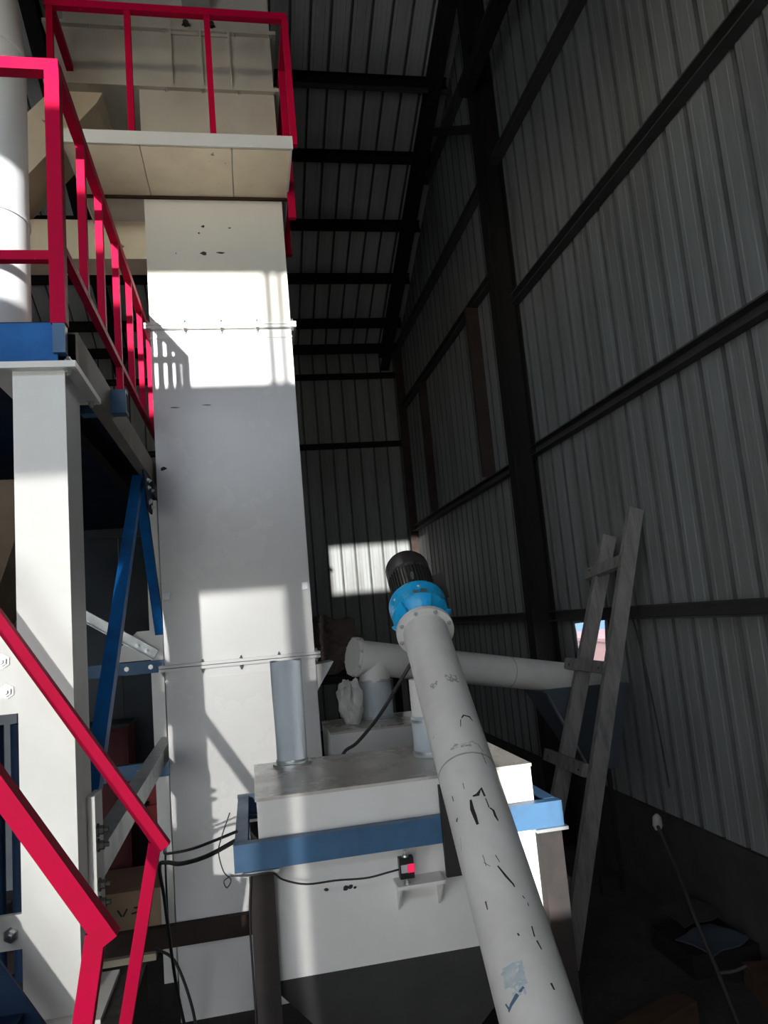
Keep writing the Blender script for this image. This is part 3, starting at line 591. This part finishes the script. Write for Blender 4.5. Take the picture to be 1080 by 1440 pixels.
# sheet metal intake funnel
fn = thing('intake_funnel', 'dark grey sheet metal funnel under the far end of the cross conveyor', 'funnel')
bm = nb(); A = [bm.verts.new(p) for p in ((2.16, 5.46, 1.60), (2.84, 5.46, 1.58), (2.84, 5.98, 1.58), (2.16, 5.98, 1.60))]
B = [bm.verts.new(p) for p in ((2.50, 5.58, 0.94), (2.74, 5.58, 0.94), (2.74, 5.82, 0.94), (2.50, 5.82, 0.94))]
for k in range(4): bm.faces.new((A[k], A[(k+1) % 4], B[(k+1) % 4], B[k]))
bm.faces.new(B); put('hopper_sheet', bm, 'slate', fn)
put('rim', bar(bar(nb(), (2.15, 5.455, 1.59), (2.84, 5.455, 1.57), .02, .03), (2.15, 5.455, 1.59), (2.15, 5.99, 1.59), .02, .03), 'slate', fn)
put('edge_strip', bar(nb(), (2.165, 5.455, 1.58), (2.495, 5.575, 0.94), .02, .02), 'galv', fn)
for x in (2.52, 2.69): put('leg', box(nb(), x, x+.03, 5.68, 5.71, 0, 0.94), 'black', fn)

# white crumpled sack on the small hopper, brown sacking heap behind it
def blob(name, c, r, mt, seed, amp=.25, n=20, parent=None):
    rnd = random.Random(seed); bm = nb(); bmesh.ops.create_icosphere(bm, subdivisions=4, radius=1)
    w = [(Vector((rnd.uniform(-1, 1), rnd.uniform(-1, 1), rnd.uniform(-1, 1))).normalized(), rnd.uniform(3, 9 if n < 30 else 22), rnd.uniform(0, 6)) for _ in range(n)]
    for v in bm.verts:
        d = v.co.normalized(); k = 1+amp*sum(math.sin(d.dot(q)*f+p)/f**(1 if n < 30 else .8) for q, f, p in w)*1.2
        z = max(d.z*k, -0.75); v.co = Vector((c[0]+d.x*k*r[0], c[1]+d.y*k*r[1], c[2]+z*r[2]))
    return finish(name, bm, mt, parent, smooth=40)
o = blob('plastic_sack', (0.605, 4.93, 1.702), (0.070, 0.055, 0.160), 'sack', 5, .16, 40); tag(o, 'crumpled whitish plastic sack leaning on the spout sleeve', 'sack')
t = thing('ledge_stand', 'dark timber stand behind the elevator carrying the brown sacking', 'stand')
put('top', box(nb(), 0.05, 1.15, 5.75, 6.5, 1.78, 1.83), 'dark', t)
for x in (0.08, 1.07):
    for y in (5.78, 6.42): put('leg', box(nb(), x, x+.05, y, y+.05, 0, 1.78), 'dark', t)
o = blob('sacking_heap', (0.50, 6.12, 2.027), (0.38, 0.28, 0.262), 'burlap', 9, .16, 40); tag(o, 'heap of rough brown sacking behind the elevator', 'sacking')
o = finish('side_bracket', prism(nb(), [(TX1+.002, 5.0, 1.98), (TX1+.13, 5.0, 1.99), (TX1+.002, 5.0, 1.80)], (0, .25, 0)), 'enamel'); o.parent = el

# ------------------------------------------------------------------ cables
def cable(name, pts, r, label, mt='rubber'):
    o = finish(name, tube(nb(), pts, r), mt, smooth=60); tag(o, label, 'cable')
cable('power_cable', [(0.735, 3.40, 2.06), (0.66, 3.43, 1.95), (0.56, 3.50, 1.80), (0.46, 3.58, 1.68), (0.40, 3.66, 1.625), (0.37, 3.78, 1.50), (0.33, 3.84, 1.0), (0.3, 3.9, 0.02)], 0.0085, 'thick black cable hanging from the geared motor over the hopper lid')
cable('load_cell_cable', [(0.484, 2.862, 1.322), (0.44, 2.86, 1.318), (0.36, 2.868, 1.308), (0.25, 2.87, 1.315), (0.14, 2.87, 1.318), (0.06, 2.868, 1.345), (0.02, 2.862, 1.376), (-0.05, 2.862, 1.378), (-0.125, 2.87, 1.385)], 0.0035, 'thin black wire from the load cell along the blue channel')
cable('loose_wire', [(-0.125, 2.87, 1.385), (-0.15, 2.87, 1.37), (-0.14, 2.86, 1.35), (-0.125, 2.86, 1.375), (-0.15, 2.88, 1.40), (-0.165, 2.9, 1.46), (-0.155, 2.93, 1.50), (-0.12, 2.96, 1.58)], 0.0022, 'thin curled black wire at the corner of the blue frame')
cable('black_cable', [(-0.10, 3.0, 1.47), (-0.22, 3.1, 1.40), (-0.34, 3.3, 1.33), (-0.43, 3.6, 1.26), (-0.50, 3.9, 1.16), (-0.52, 4.2, 0.9), (-0.53, 4.6, 0.35), (-0.5, 4.7, 0.05)], 0.009, 'thick black cable sagging from the blue frame past the elevator casing')
cable('thin_cable', [(-0.10, 3.0, 1.50), (-0.20, 3.1, 1.45), (-0.30, 3.3, 1.38), (-0.42, 3.7, 1.27), (-0.50, 4.1, 1.17), (-0.53, 4.5, 1.11), (-0.565, 4.7, 1.03), (-0.59, 4.86, 0.86), (-0.60, 4.95, 0.55)], 0.006, 'thinner black cable running beside the thick one to the elevator')
cable('leg_cable', [(-0.055, 2.88, 1.372), (-0.068, 2.88, 1.2), (-0.066, 2.88, 0.9), (-0.07, 2.885, 0.5), (-0.06, 2.88, 0.02)], 0.004, 'black cable hanging down the front hopper leg')
cable('floor_cable', [(-0.62, 4.5, 0.58), (-0.52, 4.5, 0.50), (-0.44, 4.45, 0.30), (-0.40, 4.4, 0.10), (-0.36, 4.3, 0.012), (-0.2, 4.0, 0.012)], 0.008, 'black cable drooping below the rusty beam')

# ------------------------------------------------------------------ ladder against the sheet wall
ld = thing('wooden_ladder', 'rough grey wooden ladder leaning on the corrugated wall', 'ladder')
F1, T1_ = Vector((1.794, 4.672, 0.0)), Vector((2.80, 4.925, 2.87)); F2, T2_ = Vector((1.80, 5.285, 0.0)), Vector((2.765, 5.31, 2.72))
nl = (T1_-F1).cross(Vector((0, 1, 0))).normalized()
for a, b in ((F1, T1_), (F2, T2_)): put('rail', bar(nb(), a, b, 0.05, 0.11, up=nl), 'wood', ld, bevel=0.006)
for (x, z), ya, yb, dz in (((2.70, 2.45), 5.46, 4.86, .03), ((2.44, 1.755), 5.46, 4.83, 0.0), ((2.19, 1.11), 5.46, 4.80, .0), ((1.95, .45), 5.45, 4.74, 0)):
    o_ = Vector((-0.075, 0, .02))
    put('rung', bar(nb(), Vector((x, ya, z-dz))+o_, Vector((x, yb, z+dz))+o_, 0.045, 0.085, up=(.3, 0, 1)), 'wood', ld, bevel=0.005)
    for y in (ya-.09, yb+.05): bolt(Vector((x-.1, y, z+.02)), (-1, 0, 0), .006, .004, ld, 'chipgap')
cable('hanging_string', [(2.80, 5.35, 2.35), (2.79, 5.22, 2.2), (2.80, 5.12, 1.9), (2.80, 5.02, 1.3), (2.80, 4.98, 0.9)], 0.006, 'pale string hanging behind the wooden ladder', 'twig')

# ------------------------------------------------------------------ things on the floor to the right
t = thing('thin_rod', 'thin pale rod with a fork leaning from the floor to the wall plinth', 'rod')
put('stem', tube(nb(), [(2.79, 5.2, .60), (2.70, 4.85, .42), (2.58, 4.5, .27), (2.45, 4.1, .12), (2.30, 3.7, .02)], .012), 'twig', t, smooth=60)
put('fork', tube(nb(), [(2.45, 4.1, .12), (2.52, 4.05, .14), (2.58, 4.02, .17)], .009), 'twig', t, smooth=60)
put('wrapped_tip', lathe(nb(), (2.795, 5.205, .56), (0.1, .1, 1), [(0, .02), (.03, .035), (.09, .03), (.11, .01)], 12), 'sack', t, smooth=50)
o = finish('timber_beam', bar(nb(), (1.30, 3.60, .06), (2.15, 3.95, .06), .14, .12), 'plank', bevel=.008); tag(o, 'dark brown timber beam lying on the floor beside the pipe', 'timber')
o = finish('timber_beam', bar(nb(), (2.45, 3.1, .06), (2.72, 4.15, .06), .15, .12), 'plank', bevel=.008); tag(o, 'dark brown timber beam lying along the wall plinth under the papers', 'timber')
t = thing('timber_block', 'dark timber block carrying a paper and a board beside the plinth', 'timber')
put('block', box(nb(), 2.42, 2.86, 4.30, 4.78, 0.0, 0.13), 'dark', t, bevel=.008)
def flat(name, c, w, d, rz, z, mt, label, cat, tilt=0.05):
    bm = nb(); g = []
    for i in range(5):
        for j in range(5):
            u, v = (i/4-.5)*w, (j/4-.5)*d; x = c[0]+u*math.cos(rz)-v*math.sin(rz); y = c[1]+u*math.sin(rz)+v*math.cos(rz)
            g.append(bm.verts.new((x, y, z+.012*math.sin(i*1.7+j)+tilt*(j/4))))
    top = [bm.faces.new((g[i*5+j], g[i*5+j+5], g[i*5+j+6], g[i*5+j+1])) for i in range(4) for j in range(4)]
    r = bmesh.ops.extrude_face_region(bm, geom=top)
    for v in [e for e in r['geom'] if isinstance(e, bmesh.types.BMVert)]: v.co.z += .008
    o = finish(name, bm, mt, smooth=50); tag(o, label, cat)
flat('paper_sheet', (2.62, 4.40), .34, .26, .35, .145, 'paper', 'bluish grey paper sheet lying on the timber block', 'paper', .02)
flat('card_board', (2.66, 4.69), .32, .22, .25, .178, 'paper2', 'grey board lying behind the bluish paper sheet', 'board', .05)

# ------------------------------------------------------------------ dim things behind the platform
t = thing('storage_carton', 'brown carton with scrawled marks on the floor left of the elevator', 'carton')
put('box', box(nb(), -1.62, -0.72, 6.25, 6.88, 0.0, 0.36), 'carton', t, bevel=.006)
put('flap', box(nb(), -1.60, -0.74, 6.21, 6.30, 0.36, 0.372), 'carton', t)
for k, (x, z, dx, dz) in enumerate(((-1.12, .24, .03, -.05), (-1.08, .19, .03, .05), (-1.02, .2, .06, .01), (-.95, .17, .03, .09), (-.90, .17, .01, .1), (-1.0, .24, .03, .0))):
    put('pen_mark', bar(nb(), (x, 6.248, z), (x+dx, 6.248, z+dz), .004, .012), 'chipgap', t)
o = finish('pale_plank', box(nb(), -1.25, -0.80, 5.85, 6.15, 0, .045), 'pale'); tag(o, 'short pale plank on the floor in front of the carton', 'plank')
t = thing('sheet_partition', 'dark slate sheet partition behind the blue braces', 'partition')
for k in range(7):
    put('panel', box(nb(), -4.3+.5*k, -3.81+.5*k, 8.0, 8.02, 0, 3.40), 'slate', t)
put('rail', box(nb(), -4.3, -.8, 7.97, 8.0, 3.30, 3.40), 'slate', t); put('rail', box(nb(), -4.3, -.8, 7.97, 8.0, 1.9, 1.98), 'dark', t)
t = thing('maroon_cabinet', 'dark maroon cabinet behind the blue cross beams', 'cabinet')
put('body', box(nb(), -1.75, -1.12, 7.0, 7.4, 0, 1.50), 'maroon', t, bevel=.006); put('top', box(nb(), -1.77, -1.10, 6.98, 7.42, 1.50, 1.53), 'slate', t)
put('door', box(nb(), -1.73, -1.14, 6.985, 6.999, .1, 1.46), 'maroon', t)
t = thing('red_crate', 'red slatted crate standing behind the elevator foot', 'crate')
put('back_sheet', box(nb(), -0.95, -0.3, 6.94, 7.3, 0.02, 1.06), 'redsheet', t)
for k in range(5): put('slat', box(nb(), -0.97, -0.28, 6.91, 6.94, .03+.21*k, .2+.21*k), 'redsheet', t)
t = thing('brown_bin', 'brown sheet bin hanging behind the near white column', 'bin')
bm = nb(); A = [bm.verts.new(p) for p in ((-2.6, 4.4, 3.2), (-1.15, 4.4, 3.2), (-1.15, 5.3, 3.2), (-2.6, 5.3, 3.2))]
B = [bm.verts.new(p) for p in ((-2.1, 4.7, 2.0), (-1.65, 4.7, 2.0), (-1.65, 5.0, 2.0), (-2.1, 5.0, 2.0))]
bm.faces.new(A); bm.faces.new(B[::-1])
for k in range(4): bm.faces.new((A[k], A[(k+1) % 4], B[(k+1) % 4], B[k]))
put('cone', bm, 'brownbin', t)
put('outlet', box(nb(), -2.09, -1.66, 4.71, 4.99, 0, 2.0), 'brownbin', t)
for k, x in enumerate((-1.12, -1.22)):
    o = finish('blue_pipe', lathe(nb(), (x, 3.9, 0), (0, 0, 1), [(0, .035), (1.9, .035)], 16), 'navy', smooth=30)
    tag(o, 'slim blue standpipe behind the near white column', 'pipe', 'blue standpipes behind the column')
